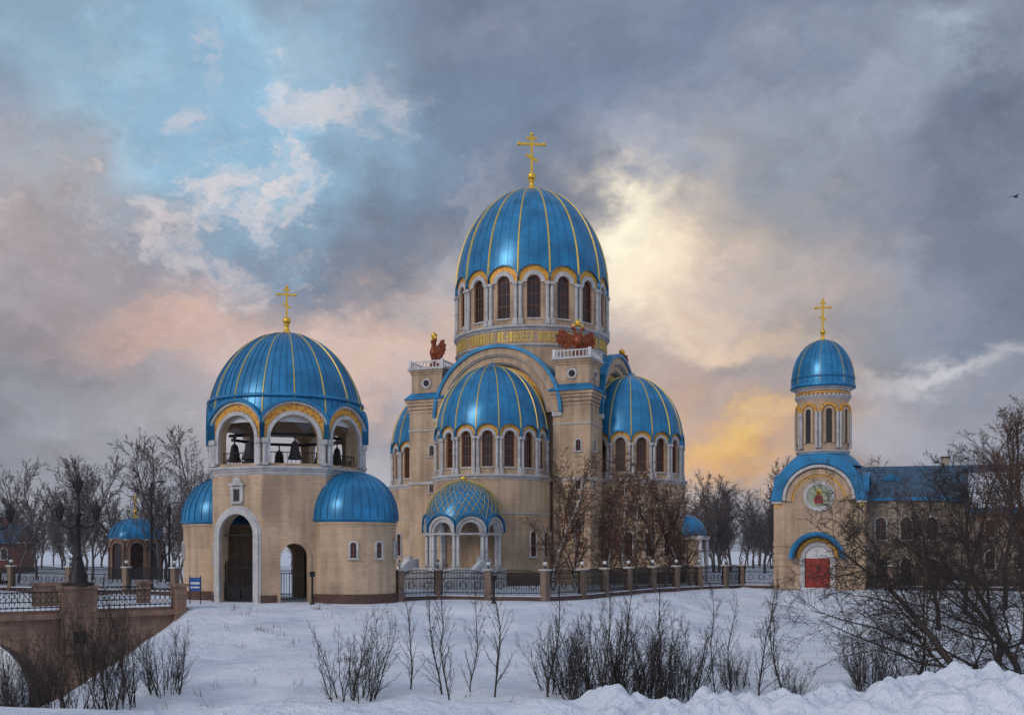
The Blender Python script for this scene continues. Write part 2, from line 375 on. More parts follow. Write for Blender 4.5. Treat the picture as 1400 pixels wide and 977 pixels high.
for sx in (-1,1):
    for sy in (-1,1):
        Mp=MC@T(8.5*sx,8.5*sy)
        box(P['wall'],Mp,-pw,pw,-pw,pw,G,15.2)
        for zc,dd in((15.2,.06),(15.6,.14),(16.0,.24),(16.35,.36)):
            box(P['wall'],Mp,-pw-dd,pw+dd,-pw-dd,pw+dd,zc,zc+.33)
        a=pw+.5;c=pw-.15
        P['roof'].add([(-a,-a,16.69),(a,-a,16.69),(a,a,16.69),(-a,a,16.69),(-c,-c,17.45),(c,-c,17.45),(c,c,17.45),(-c,c,17.45)],
           [(0,1,5,4),(1,2,6,5),(2,3,7,6),(3,0,4,7),(0,3,2,1)],Mp)
        w2=pw-.18
        box(P['wall'],Mp,-w2,w2,-w2,w2,17.0,19.5)
        for dd,z0,z1 in((.08,19.5,19.75),(.2,19.75,20.0),(.36,20.0,20.25)): box(P['wall' if dd<.3 else 'trim'],Mp,-w2-dd,w2+dd,-w2-dd,w2+dd,z0,z1)
        for k in range(4):
            Mk=Mp@Rz(90*k)
            revolve(P['trim'],Mk@T(0,-w2-.01,18.5)@Matrix.Rotation(pi/2,4,'X'),[(.36,0),(.36,.12),(.56,.12),(.56,-.02)],20,smooth=False)
            revolve(P['glass'],Mk@T(0,-w2-.01,18.5)@Matrix.Rotation(pi/2,4,'X'),[(.001,.03),(.37,.03)],20)
            box(P['white'],Mk,-w2-.1,w2+.1,-w2-.18,-w2-.04,20.88,21.0)
            for i in range(9): cyl(P['white'],Mk@T(-w2*.88+.22*w2*i,-w2-.11),.07,20.25,20.88,6)
            box(P['white'],Mk,-w2-.24,-w2+.06,-w2-.25,-w2+.05,20.25,21.1)
            for z in (10.4,6.4,2.2):
                small_window(P,Mk@T(.75*(1 if k%2==0 else -1),-pw-.01),.26,z,z+.9,2)
            box(P['trim'],Mk,-pw-.08,pw+.08,-pw-.1,-pw+.01,7.3,7.6)
            box(P['trim'],Mk,-pw-.07,pw+.07,-pw-.08,-pw+.01,13.2,13.35)
        eagle((0,0,0),Mp@T(0,0,20.75)@Rz({(-1,-1):-45,(1,-1):45,(1,1):135,(-1,1):-135}[(sx,sy)]),1.08)
revolve(P['wall'],MC,[(8.75,16),(8.75,24.3)],96)
cornice(P['trim'],MC,8.7,22.1,.35,.25,96); cornice(P['trim'],MC,8.7,24.0,.5,.42,96)
random.seed(3)
for i in range(118):
    if i%9==8: continue
    Ml=MC@Rz(i*360/118)@T(0,-8.75)
    z0,z1=22.72,23.78; w=.15
    st=random.sample(range(6),3)
    if 0 in st or 1 in st: box(P['letters'],Ml,-w,-w+.085,-.07,.02,z0,z1)
    if 2 in st or 0 in st: box(P['letters'],Ml,w-.085,w,-.072,.02,z0,z1)
    if 1 in st or 5 in st: box(P['letters'],Ml,-w,w,-.065,.02,z1-.1,z1)
    if 3 in st: box(P['letters'],Ml,-w,w,-.068,.02,(z0+z1)/2-.05,(z0+z1)/2+.05)
    if 4 in st: box(P['letters'],Ml,-w,w,-.066,.02,z0,z0+.1)
    if 5 in st: box(P['letters'],Ml,-.04,.04,-.062,.02,z0,z1)
hw=arcade(P,MC,16,8.55,24.5,25.3,29.2,.76,1.92,colr=.2)
D=Dome(8.95,29.6,42.0,16,hw,29.2,1.95,2.05); D.shell(P['roof'],MC,26)
for i in range(48):
    a=i*7.5+11.25
    if i%3==0: D.rib(P['rib'],MC,a,.24,.11,20)
    else: D.rib(P['seam'],MC,a,.055,.035,20,.9)
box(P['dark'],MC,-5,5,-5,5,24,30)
finial(P['gold'],MC,41.9,.98); cross(P['gold'],MC@Rz(22+6),44.4,4.3,3.0)
for k,a in enumerate((0,90,180,270)):
    MA=MC@Rz(a)@T(0,-11.8)
    revolve(P['wall'],MA,[(6.25,G),(6.25,7.3)],96)
    revolve(P['plinth'],MA,[(6.45,G-.2),(6.45,-2.5),(6.25,-2.3)],64,smooth=False)
    cornice(P['trim'],MA,6.2,7.2,.5,.3,96,rin=5.2); cornice(P['trim'],MA,6.2,3.6,.22,.12,96)
    ph=-4 if a==0 else 6
    hw=arcade(P,MA,16,5.75,7.6,8.45,11.55,.56,1.3,ph=ph,colr=.15)
    D=Dome(6.02,11.8,19.6,16,hw,11.55,1.33,2.05,ph=ph); D.shell(P['roof'],MA,20)
    for i in range(32):
        aa=ph+i*11.25+11.25
        if i%2==0: D.rib(P['rib'],MA,aa,.15,.08,16)
        else: D.rib(P['seam'],MA,aa,.055,.035,16,.9)
    ball(P['roof'],MA,.45,19.5,12)
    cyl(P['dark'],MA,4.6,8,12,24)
    for j in range(-5,6):
        if a==0 and abs(j)<3: continue
        small_window(P,MA@Rz(j*20+5)@T(0,-6.26),.36,-.6,1.6)
# porch
MPo=MC@T(0,-11.8-7.3)
fl=-1.75
cyl(P['trim'],MPo,4.35,G-.1,fl,48)
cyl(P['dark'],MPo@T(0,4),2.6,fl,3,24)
hwp=3.55*math.tan(pi/8)
for k in range(8):
    Mk=MPo@Rz(-9+45*k)@T(0,-3.55)
    if not (k in (3,4,5)):
        strip(P['white'],Mk,arcpts(.98,1.75),arcpts(1.72,1.75,clamp=hwp),0,.55)
        band(P['trim'],Mk,1.0,1.25,1.75,-.12,.02)
        band(P['trim'],Mk,1.3,1.6,1.75,-.22,.02,clamp=hwp+.03)
        band(P['roof'],Mk,1.68,1.83,1.75,-.4,.2,clamp=hwp+.1)
        for q in(-1,1):
            for yy in(.08,.45):
                Mc=Mk@T(q*(hwp-.25),yy)
                cyl(P['white'],Mc,.17,fl+.3,1.4,12,.15)
                box(P['trim'],Mc,-.24,.24,-.2,.2,1.4,1.74); box(P['trim'],Mc,-.24,.24,-.2,.2,fl,fl+.3)
                cyl(P['trim'],Mc,.21,-.1,.05,10)
D=Dome(3.95,1.95,7.05,8,hwp,1.75,1.75,2.1,ph=-9); D.shell(P['roof'],MPo,18,12)
for i in range(32):
    for sgn in(-1,1):
        pts=[]
        for j in range(20):
            u=.03+j/19*.85; pts.append(D.pt(i*11.25+sgn*u*60,u,.035))
        tube(P['rib'],pts,.026,4,MPo)
ball(P['gold'],MPo,.3,7.15,10); revolve(P['trim'],MPo,[(3.9,1.5),(3.9,1.7)],32)
for i in range(11):
    z=fl-.16*i; box(P['trim'],MPo,-3.6,3.6,-4.1-.36*(i+1),-4.1-.36*i+.3 if i else -2,G-.1,z-.004*i)
    box(P['snow'],MPo,-3.5,3.5,-4.1-.36*(i+1)+.2,-4.1-.36*i-.01,z,z+.03)
for q in(-1,1):
    vsx=[(-.22,-2.5,G-.1),(.22,-2.5,G-.1),(-.22,-8.6,G-.1),(.22,-8.6,G-.1),(-.22,-2.5,-.85),(.22,-2.5,-.85),(-.22,-4.4,-.85),(.22,-4.4,-.85),(-.22,-8.6,-2.7),(.22,-8.6,-2.7)]
    P['white'].add(vsx,[(0,1,5,4),(4,5,7,6),(6,7,9,8),(8,9,3,2),(0,2,3,1),(0,4,6,8,2),(1,3,9,7,5)],MPo@T(q*3.9,0))
    for y in(-4.4,-8.6):
        zt=-.7 if y>-5 else -2.5
        box(P['white'],MPo@T(q*3.9,y),-.32,.32,-.32,.32,G,zt); box(P['trim'],MPo@T(q*3.9,y),-.4,.4,-.4,.4,zt,zt+.12)
MS=MC@T(17.6,1.5)
box(P['wall'],MS,-2,1.6,-1.8,1.8,G,1.2)
for x,y in((2.3,-1.8),(2.3,1.8)): cyl(P['white'],MS@T(x,y),.2,G,1.6,10)
box(P['trim'],MS,-2,2.6,-2.1,2.1,1.2,1.6)
D=Dome(2.3,1.6,4.0,p=2); D.shell(P['roof'],MS@T(.3,0),12)
fin(P)
# ------------------------------------------------------------ bell tower
e=empty('bell_tower',(-16.5,75,G)); P=parts(e); MT=T(-16.5,75)@Rz(-27)
apo=5.17; hw=apo*math.tan(pi/8); CRr=apo/math.cos(pi/8)
for k in range(8):
    Mk=MT@Rz(45*k)@T(0,-apo)
    if k==0:
        flat_panel(P['wall'],Mk,hw,G,5.5,1.5,1.0,0,.7)
        band(P['trim'],Mk,1.51,1.95,1.0,-.22,.02,leg=G); band(P['trim'],Mk,1.96,2.08,1.0,-.1,.02,leg=G)
        for q in(-1,1):
            for i in range(8): box(P['iron'],Mk,q*(.12+i*.18)-.025,q*(.12+i*.18)+.025,.28,.33,G+.1,-.9+.25*math.sin(i*.4))
            for z in(G+.2,-2.4,-1.2): box(P['iron'],Mk,min(q*.05,q*1.5),max(q*.05,q*1.5),.27,.34,z,z+.07)
            box(P['iron'],Mk,min(q*.05,q*1.5),max(q*.05,q*1.5),.29,.32,G+.2,-2.5)
        box(P['iron'],Mk,-1.5,1.5,.26,.36,1.0,1.1)
    elif k in(1,5):
        flat_panel(P['wall'],Mk,hw,G,5.5,.92,-.45,0,.7)
        band(P['wall'],Mk,.93,1.15,-.45,-.07,.02,leg=G)
        for i in range(10): box(P['iron'],Mk,-.87+i*.19,-.84+i*.19,.3,.33,G+.1,-1.5)
        for z in(G+.2,-1.6): box(P['iron'],Mk,-.9,.9,.29,.34,z,z+.05)
    else:
        box(P['wall'],Mk,-hw,hw,0,.7,G,5.5)
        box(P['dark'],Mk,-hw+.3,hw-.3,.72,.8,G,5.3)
        small_window(P,Mk,.22,-.9,.2)
    if k==0:
        box(P['trim'],Mk,-.5,.5,-.2,.02,3.2,3.35); box(P['glass'],Mk,-.26,.26,-.05,.02,3.4,4.2)
        for q in(-1,1): box(P['trim'],Mk,q*.42-.13,q*.42+.13,-.16,.02,3.35,4.45)
        box(P['trim'],Mk,-.62,.62,-.24,.02,4.45,4.62); band(P['trim'],Mk,.01,.4,4.62,-.15,.02)
        box(P['trim'],Mk,-.28,.28,-.1,.02,4.21,4.4)
    ri=1.6; zs=7.65; ro=2.55
    arch_panel(P['wall'],Mk,hw,5.5,zs,ri,ro,0,.6,5.95)
    band(P['trim'],Mk,ri+.012,ri+.28,zs,-.2,.02,leg=5.96)
    band(P['mosaic'],Mk,ri+.3,ro-.18,zs,-.1,.02,clamp=hw+.03)
    band(P['trim'],Mk,ro-.17,ro-.0,zs,-.28,.02,clamp=hw+.06)
    band(P['roof'],Mk,ro+.01,ro+.2,zs,-.45,.35,clamp=hw+.18,n=24)
    for q in(-1,1):
        Mc=Mk@T(q*(hw-.16),-.16)
        cyl(P['trim'],Mc,.15,6.0,7.3,10); box(P['trim'],Mc,-.22,.22,-.22,.2,7.3,7.62); box(P['trim'],Mc,-.2,.2,-.2,.2,5.8,6.0)
    for i in range(12): box(P['iron'],Mk,-1.55+i*.28,-1.52+i*.28,.3,.33,5.95,6.7)
    box(P['iron'],Mk,-1.6,1.6,.28,.35,6.7,6.76)
    Mb=MT@Rz(45*k)@T(0.2 if k%2 else -.2,-3.7)
    box(P['iron'],Mb,-1.9,1.9,-.08,.08,8.0,8.2)
    s=(.62,.5,.68,.45,.6,.5,.55,.5)[k]
    revolve(P['dark'],Mb,[(s*1.0,6.35),(s*.96,6.42),(s*.72,6.75),(s*.58,7.2),(s*.5,7.45),(s*.25,7.62),(.05,7.66),(.05,8.0)],20)
for zz,hh,dd in((5.15,.2,.12),(5.4,.35,.3)):
    cornice(P['trim'],MT,CRr-.02,zz,hh,dd,8,22.5)
revolve(P['trim'],MT,[(CRr,5.6),(.01,5.62)],8,22.5,smooth=False)
for k in range(8):
    Mk=MT@Rz(45*k)@T(0,-apo)
    gap={0:2.1,1:1.17,5:1.17}.get(k,0)
    if gap:
        for q in(-1,1): box(P['plinth'],Mk,min(q*gap,q*(hw+.05)),max(q*gap,q*(hw+.05)),-.14,.05,G-1.2,-3.05)
    else: box(P['plinth'],Mk,-hw-.05,hw+.05,-.14,.05,G-1.2,-3.05)
D=Dome(5.62,8.9,15.85,8,hw,zs,ro+.12,1.95); D.shell(P['roof'],MT,22,16)
revolve(P['white'],MT,[(5.0,8.8),(4.5,10.6),(3,12.2),(.01,13)],32)
for i in range(64):
    a=i*5.625+22.5
    if i%4==0: D.rib(P['rib'],MT,a,.10,.06,20)
    else: D.rib(P['seam'],MT,a,.06,.04,20,.9)
revolve(P['roof'],MT,[(5.2,10.55),(5.62,10.5),(5.60,10.64),(5.1,10.9)],64)
finial(P['gold'],MT,15.75,.55); cross(P['gold'],MT@Rz(27+12),17.1,2.2,1.25)
for a,E in((90,6.0),(-90,6.0)):
    MA=MT@Rz(a)@T(0,-E)
    revolve(P['wall'],MA,[(2.95,G-1),(2.95,2.0)],48); revolve(P['plinth'],MA,[(3.1,G-1.2),(3.1,-3.05),(2.9,-2.95)],48,smooth=False)
    cornice(P['roof'],MA,2.95,1.95,.22,.22,48); cornice(P['wall'],MA,2.93,1.65,.28,.12,48)
    D=Dome(3.1,2.15,5.55,p=2.1); D.shell(P['roof'],MA,16)
    for i in range(32): D.rib(P['seam'],MA,i*11.25,.07,.045,14,.92)
    for j in(-55,-20,20,55): small_window(P,MA@Rz(j)@T(0,-2.96),.2,-.5,.35,2)
fin(P)
# ------------------------------------------------------------ right chapel
e=empty('tower_chapel',(29.75,98,G)); P=parts(e); MH=T(29.75,98)@Rz(-22)
P['door']=B('red_door',M_reddoor,e)
S=4.05
box(P['wall'],MH,-S,S,-S,S,G,4.6)
for z in [G+.9+.62*i for i in range(6)]:
    for k in range(4):
        for q in(-1,1): box(P['wall'],MH@Rz(90*k),min(q*2.3,q*(S+.05)),max(q*2.3,q*(S+.05)),-S-.06,-S+.02,z,z+.4)
box(P['plinth'],MH,-S-.12,S+.12,-S+.3,S+.12,G-1,-3.0)
for k in range(4):
    Mk=MH@Rz(90*k); zs=4.75
    for q in(-1,1):
        box(P['roof'],Mk,min(q*3.3,q*(S+.3)),max(q*3.3,q*(S+.3)),-S-.34,-S+.1,4.62,4.78)
        box(P['trim'],Mk,min(q*3.3,q*(S+.15)),max(q*3.3,q*(S+.15)),-S-.18,-S+.1,4.35,4.6)
        for i in range(3): box(P['mosaic'],Mk,q*(3.4+.25*i)-.07,q*(3.4+.25*i)+.07,-S-.05,-S+.02,4.0,4.3)
    if k%2==0:
        prism(P['wall'],Mk,arcpts(3.3,4.6,32),-S,-.5)
        strip(P['roof'],Mk,arcpts(3.2,zs,32),arcpts(4.12,zs,32),-S-.02,0)
        strip(P['roof'],Mk,arcpts(3.25,zs,32),arcpts(4.2,zs,32),-S-.38,-S-.03)
        band(P['wall'],Mk,2.45,2.95,zs-.2,-S-.18,-S+.02,n=32); band(P['trim'],Mk,2.96,3.22,zs-.1,-S-.46,-S+.02,n=32)
        band(P['mosaic'],Mk,2.28,2.44,zs-.2,-S-.06,-S+.02,n=32)
        for j in range(6):
            y=-S+.1+j*.6; strip(P['seam'],Mk,arcpts(4.11,zs,24),arcpts(4.16,zs,24),y,y+.05)
    else:
        prism(P['wall'],Mk,arcpts(2.4,4.6,32),-S-.01,-2)
        strip(P['roof'],Mk,arcpts(2.4,4.62,32),arcpts(2.75,4.62,32),-S-.25,-2)
MM=MH@T(0,-S-.0,5.0)@Matrix.Rotation(pi/2,4,'X')
revolve(P['trim'],MM,[(1.05,0),(1.05,.16),(1.4,.16),(1.4,-.02)],40,smooth=False)
m_green=mat('icon_green',(.30,.34,.25),.6); m_redr=mat('icon_red',(.22,.03,.02),.6); m_skin=mat('icon_face',(.2,.1,.05),.6)
b=B('icon_ground',m_green,e); revolve(b,MM,[(.001,.05),(1.06,.05)],40); b.done()
b=B('icon_robe',m_redr,e); prism(b,MH@T(0,-S),[(-.36,4.3),(.36,4.3),(.42,4.7),(.25,5.1),(-.25,5.1),(-.42,4.7)],-.085,-.055); b.done()
b=B('icon_halo',M_rib,e); revolve(b,MH@T(0,-S,5.35)@Matrix.Rotation(pi/2,4,'X'),[(.001,.07),(.3,.07),(.3,.05)],20); b.done()
b=B('icon_head',m_skin,e); revolve(b,MH@T(0,-S,5.32)@Matrix.Rotation(pi/2,4,'X'),[(.001,.09),(.17,.09),(.17,.05)],16); b.done()
Mf=MH@T(-.1,-S)
box(P['door'],Mf,-1.1,-.02,-.05,.02,G,-.75); box(P['door'],Mf,.02,1.1,-.05,.02,G,-.75)
for q in(-1,1):
    for z in(G+.3,G+1.6): box(P['door'],Mf,q*.55-.35,q*.55+.35,-.08,-.04,z,z+1.0)
prism(P['white'],Mf,arcpts(1.1,-.72,16),-.04,.02); prism(P['wall'],Mf,arcpts(1.85,-.7,20),-.02,.01)
for q in(-1,1): box(P['trim'],Mf,q*1.35-.22,q*1.35+.22,-.3,.02,G,-.7)
band(P['trim'],Mf,1.12,1.5,-.7,-.2,.02); band(P['mosaic'],Mf,1.55,1.85,-.7,-.3,.02)
band(P['roof'],Mf,2.15,2.45,-.75,-1.3,.02,n=24); band(P['seam'],Mf,2.02,2.14,-.75,-1.2,.02,n=24)
box(P['trim'],Mf,-1.6,1.6,-1.1,.02,G-.3,G+.12); box(P['snow'],Mf,-1.6,1.6,-1.1,-.1,G+.12,G+.18)
small_window(P,MH@Rz(90)@T(0,-S-.01),.5,-1.5,.5)
revolve(P['wall'],MH,[(2.35,7.5),(2.35,15.0)],64)
revolve(P['roof'],MH,[(3.6,7.9),(2.9,8.7),(2.36,9.15)],48)
cornice(P['trim'],MH,2.33,9.1,.3,.2,64); cornice(P['trim'],MH,2.33,14.2,.3,.2,64); cornice(P['mosaic'],MH,2.35,14.6,.3,.2,64); cornice(P['trim'],MH,2.35,15.0,.45,.4,64)
for k in range(8):
    Mk=MH@Rz(45*k+18)@T(0,-2.36)
    prism(P['glass'],Mk,arcpts(.27,13.0,10,leg=10.1),-.06,.05)
    band(P['wall'],Mk,.28,.5,13.0,-.14,.1,leg=10.1,n=10)
    band(P['mosaic'],Mk,.62,.85,13.0,-.12,.1,n=10)
    for q in(-1,1): cyl(P['trim'],Mk@T(q*.8,-.02),.14,9.6,13.0,8)
for i in range(40):
    box(P['trim'],MH@Rz(9*i)@T(0,-2.5),-.1,.1,-.1,.1,14.45,14.7)
D=Dome(2.92,15.6,20.1,p=2.2); D.shell(P['roof'],MH,18)
revolve(P['roof'],MH,[(2.5,15.3),(3.02,15.4),(3.02,15.6),(2.9,15.7)],48)
revolve(P['seam'],MH,[(2.93,16.2),(2.98,16.3),(2.93,16.4)],48)
for i in range(32): D.rib(P['rib'] if i%4==0 else P['seam'],MH,i*11.25,.05,.04,14,.92)
finial(P['gold'],MH,19.9,.52); cross(P['gold'],MH@Rz(14),21.2,2.75,1.3)
fin(P)
e=empty('connecting_gallery',(35,96,G)); P=parts(e,M_grey); P['slate']=B('slate_roof',M_slate,e)
Mg=MH@T(4.05,1.6)
box(P['wall'],Mg,0.01,7,-2.2,3,G,4.8)
prism(P['slate'],Mg@T(0,.4)@Rz(90),[(-2.9,4.8),(2.9,4.8),(0,6.6)],-7.2,0)
box(P['roof'],Mg,-.0,7.2,-2.6,-2.2,4.6,4.9)
for x in(1.2,3.4,5.6): small_window(P,Mg@T(x,-2.21),.45,1.0,2.6); small_window(P,Mg@T(x,-2.21),.45,-3.0,-1.2)
box(P['wall'],Mg,1.9,2.6,-2.5,-2.2,G,4.6)
fin(P)
# ------------------------------------------------------------ parish houses (right)
def gable_house(name,M,L,W,ze,zr,roofm,loc,rows,nwin,dorm=0,snow=False,wallm=None):
    e=empty(name,loc); P=parts(e,wallm or M_grey); R=B('tiled_roof',roofm,e)
    box(P['wall'],M,-L/2,L/2,-W/2,W/2,G-1,ze)
    for q in(-1,1): prism(P['wall'],M@T(q*(L/2-.2),0)@Rz(90),[(-W/2,ze-.01),(W/2,ze-.01),(0,zr-.25)],-.2,.2)
    ov=.6
    sl=(zr-ze)/(W/2)
    for q in(-1,1):
        vs=[(-L/2-ov,q*(W/2+ov),ze-sl*ov),(L/2+ov,q*(W/2+ov),ze-sl*ov),(L/2+ov,0,zr),(-L/2-ov,0,zr)]
        vs+= [(x,y,z+.22) for x,y,z in vs]
        R.add(vs,[(0,1,2,3),(4,5,6,7),(0,1,5,4),(1,2,6,5),(2,3,7,6),(3,0,4,7)],M)
        if snow:
            vs=[(x*.98,y*.97,z+.2) for x,y,z in vs[4:]]; vs+=[(x,y,z+.16) for x,y,z in vs]
            P['snow'].add(vs,[(0,1,2,3),(4,5,6,7),(0,1,5,4),(1,2,6,5),(2,3,7,6),(3,0,4,7)],M)
    box(P['trim'],M,-L/2-.15,L/2+.15,-W/2-.15,W/2+.15,ze-.5,ze-.25)
    box(P['roof'],M,-L/2-.3,L/2+.3,-W/2-.75,-W/2-.6,ze-sl*ov-.15,ze-sl*ov+.12)
    box(P['plinth'],M,-L/2-.1,L/2+.1,-W/2-.1,W/2+.1,G-1,G+.7)
    for r in rows:
        for i in range(nwin):
            x=-L/2+L*(i+.5)/nwin; small_window(P,M@T(x,-W/2-.01),.42,r,r+1.3)
    for i in range(nwin+1):
        x=-L/2+L*i/nwin; box(P['wall'],M,x-.25,x+.25,-W/2-.2,-W/2,G+.7,ze-.5)
    for i in range(2): small_window(P,M@T(-L/2-.01,-1.8+3.6*i)@Rz(-90),.45,rows[0],rows[0]+1.2)
    for i in range(dorm):
        x=-L/2+L*(i+.5)/dorm; Md=M@T(x,-W/2*.75)
        z0=ze+sl*W/2*.25
        box(P['wall'],Md,-.9,.9,-.2,2,z0-.3,z0+1.1); prism(P['roof'],Md,[(-1.2,z0+1.1),(1.2,z0+1.1),(0,z0+2)],-.5,3)
        box(P['glass'],Md,-.5,.5,-.24,-.18,z0+.1,z0+.95)
    for x in(-L*.2,L*.28): box(P['wall'],M,x-.45,x+.45,.3,1.1,zr-1.2,zr+1.2); box(P['iron'],M,x-.55,x+.55,.2,1.2,zr+1.2,zr+1.35)
    R.done(); fin(P)
gable_house('parish_house',T(62,126)@Rz(-14),40,12,6.4,10.4,M_slate,(62,126,G),(-2,2.4),10,4)
gable_house('annex_house',T(54.0,103)@Rz(-22),14,9,4.2,7.4,M_slate,(54.0,103,G),(-1.8,1.3),5,0,True)
gable_house('red_house',T(-86,165)@Rz(8),14,10,1.6,4.0,M_slate,(-86,165,G),(-1.4,),5,0,False,M_redbrick)
e=empty('small_domed_chapel',(-47.8,130,G)); P=parts(e,M_pink); Ms=T(-47.8,130)@Rz(-22)
revolve(P['wall'],Ms,[(3.2,G-.5),(3.2,1.4)],8,22.5,smooth=False)
for k in range(8):
    Mk=Ms@Rz(45*k)@T(0,-2.97)
    band(P['wall'],Mk,.75,1.05,.2,-.25,.02,leg=G); prism(P['glass'],Mk,arcpts(.74,.2,12,leg=G+.1),-.06,.02); band(P['wall'],Mk,1.07,1.25,.35,-.35,.05)
cornice(P['trim'],Ms,3.2,1.2,.25,.2,8,22.5)
D=Dome(3.3,1.4,4.1,p=2.1); D.shell(P['roof'],Ms,14)
for i in range(24): D.rib(P['seam'],Ms,i*15,.09,.05,12,.9)
finial(P['gold'],Ms,4.0,.5); cross(P['gold'],Ms@Rz(30),5.3,1.7,1.0)
fin(P)
# ------------------------------------------------------------ bridge
e=empty('stone_arch_bridge',(-21,63,G)); MB=T(-21,63)@Rz(36.87)
st=B('arched_side_walls',M_pink,e); cap=B('deck_edge',M_pink,e); ir=B('railings',M_iron,e); dk=B('deck',M_snow,e); wing=B('wing_wall',M_plinth,e); rg=B('arch_ring',M_pink,e)
def arcs(c,r,zc,n=20): return [(c+r*math.cos(pi*i/n),zc+r*math.sin(pi*i/n)) for i in range(n+1)]
out=[(3,-3.95),(3,-13)]+[(-6.6,-13)]+arcs(-10.8,4.2,-9.3)+[(-15,-13),(-19.5,-13)]+arcs(-23.7,4.2,-9.3)+[(-27.9,-13),(-50,-13),(-50,-3.95)]
prism(st,MB,out,0,7)
for c in(-10.8,-23.7): strip(rg,MB@T(c,0),arcpts(4.21,-9.3,24),arcpts(4.6,-9.3,24),-.12,.05)
box(cap,MB,-50,1.5,-.28,7.28,-3.95,-3.62); box(dk,MB,-50,3,.3,6.7,-3.61,-3.52)
box(st,MB,-50,1,.04,.28,-3.62,-3.45)
for x in[.5,-5.4,-14,-23,-32]:
    w=.32 if x>0 else .95
    box(st,MB,x-w,x+w,-.5,.5,-6 if x<0 else -4.2,-2.25); box(cap,MB,x-w-.1,x+w+.1,-.6,.6,-2.24,-2.05)
    box(cap,MB,x-w-.06,x+w+.06,-.56,.56,-4.3,-4.0)
    if x<0: box(ir,MB,x-.35,x+.35,-.53,-.49,-5.4,-4.7)
    box(st,MB,x-w,x+w,6.5,7.5,-4.2,-2.25); box(cap,MB,x-w-.1,x+w+.1,6.4,7.6,-2.24,-2.05)
for yy in(.0,7.0):
    for a,c in [(.1,-4.4),(-6.4,-13),(-15,-22),(-24,-31)]:
        n=int((a-c)/.3)
        for z in(-3.3,-2.42): box(ir,MB,c,a,yy-.03,yy+.03,z,z+.06)
        for i in range(n):
            x=a-(i+.5)*(a-c)/n
            for q in(-1,1): tube(ir,[(x-q*.3,yy,-3.3),(x+q*.3,yy,-2.4)],.018,4,MB)
            box(ir,MB,x-.015,x+.015,yy-.015,yy+.015,-3.45,-2.4)
prism(wing,MB,[(1.6,-3.75),(-7.2,-10.6),(-7.2,-11.6),(1.6,-4.6)],-.75,-.01)
for b in(st,cap,ir,dk,wing,rg): b.done()
def lantern(ir,gl,M,z,s=1):
    revolve(gl,M,[(.14*s,z),(.27*s,z+.55*s)],6,smooth=False)
    for i in range(6):
        a=rad(60*i); tube(ir,[(.145*s*math.sin(a),-.145*s*math.cos(a),z),(.28*s*math.sin(a),-.28*s*math.cos(a),z+.55*s)],.03*s,4,M)
    revolve(ir,M,[(.02,z-.15*s),(.16*s,z-.04*s),(.16*s,z)],8); revolve(ir,M,[(.36*s,z+.55*s),(.3*s,z+.63*s),(.14*s,z+.8*s),(.07*s,z+.9*s),(.09*s,z+.95*s),(.01,z+1.1*s)],8)
def lamp_post(M,loc):
    e=empty('ornate_street_lamp',loc); ir=B('cast_iron_post',M_iron,e); gl=B('lantern_glass',M_glass,e)
    z=loc[2]
    revolve(ir,M,[(.66,z),(.66,z+.15),(.5,z+.3),(.55,z+.6),(.34,z+.9),(.37,z+1.1),(.24,z+1.4),(.2,z+1.5),(.24,z+1.6),(.16,z+1.8),(.13,z+4.0),(.2,z+4.05),(.2,z+4.15),(.11,z+4.3),(.08,z+5.4)],12)
    box(ir,M,-.66,.66,-.66,.66,z,z+.18)
    for a in(0,180,90,270):
        Ma=M@Rz(a+20)
        tube(ir,[(0,0,z+3.6),(.4,0,z+3.35),(.8,0,z+3.5),(.98,0,z+3.85)],[.08,.07,.06,.05],6,Ma)
        tube(ir,[(0,0,z+4.1),(.3,0,z+4.2),(.55,0,z+3.95),(.45,0,z+3.75),(.35,0,z+3.9)],.035,5,Ma)
        if a in(0,180): lantern(ir,gl,Ma@T(.98,0),z+3.95,.95)
    lantern(ir,gl,M,z+5.5,1.0)
    ir.done(); gl.done()
for x,y in((-5.4,0),(-8.7,7.0)):
    v=MB@Vector((x,y,0)); lamp_post(T(v.x,v.y),(v.x,v.y,-2.06))
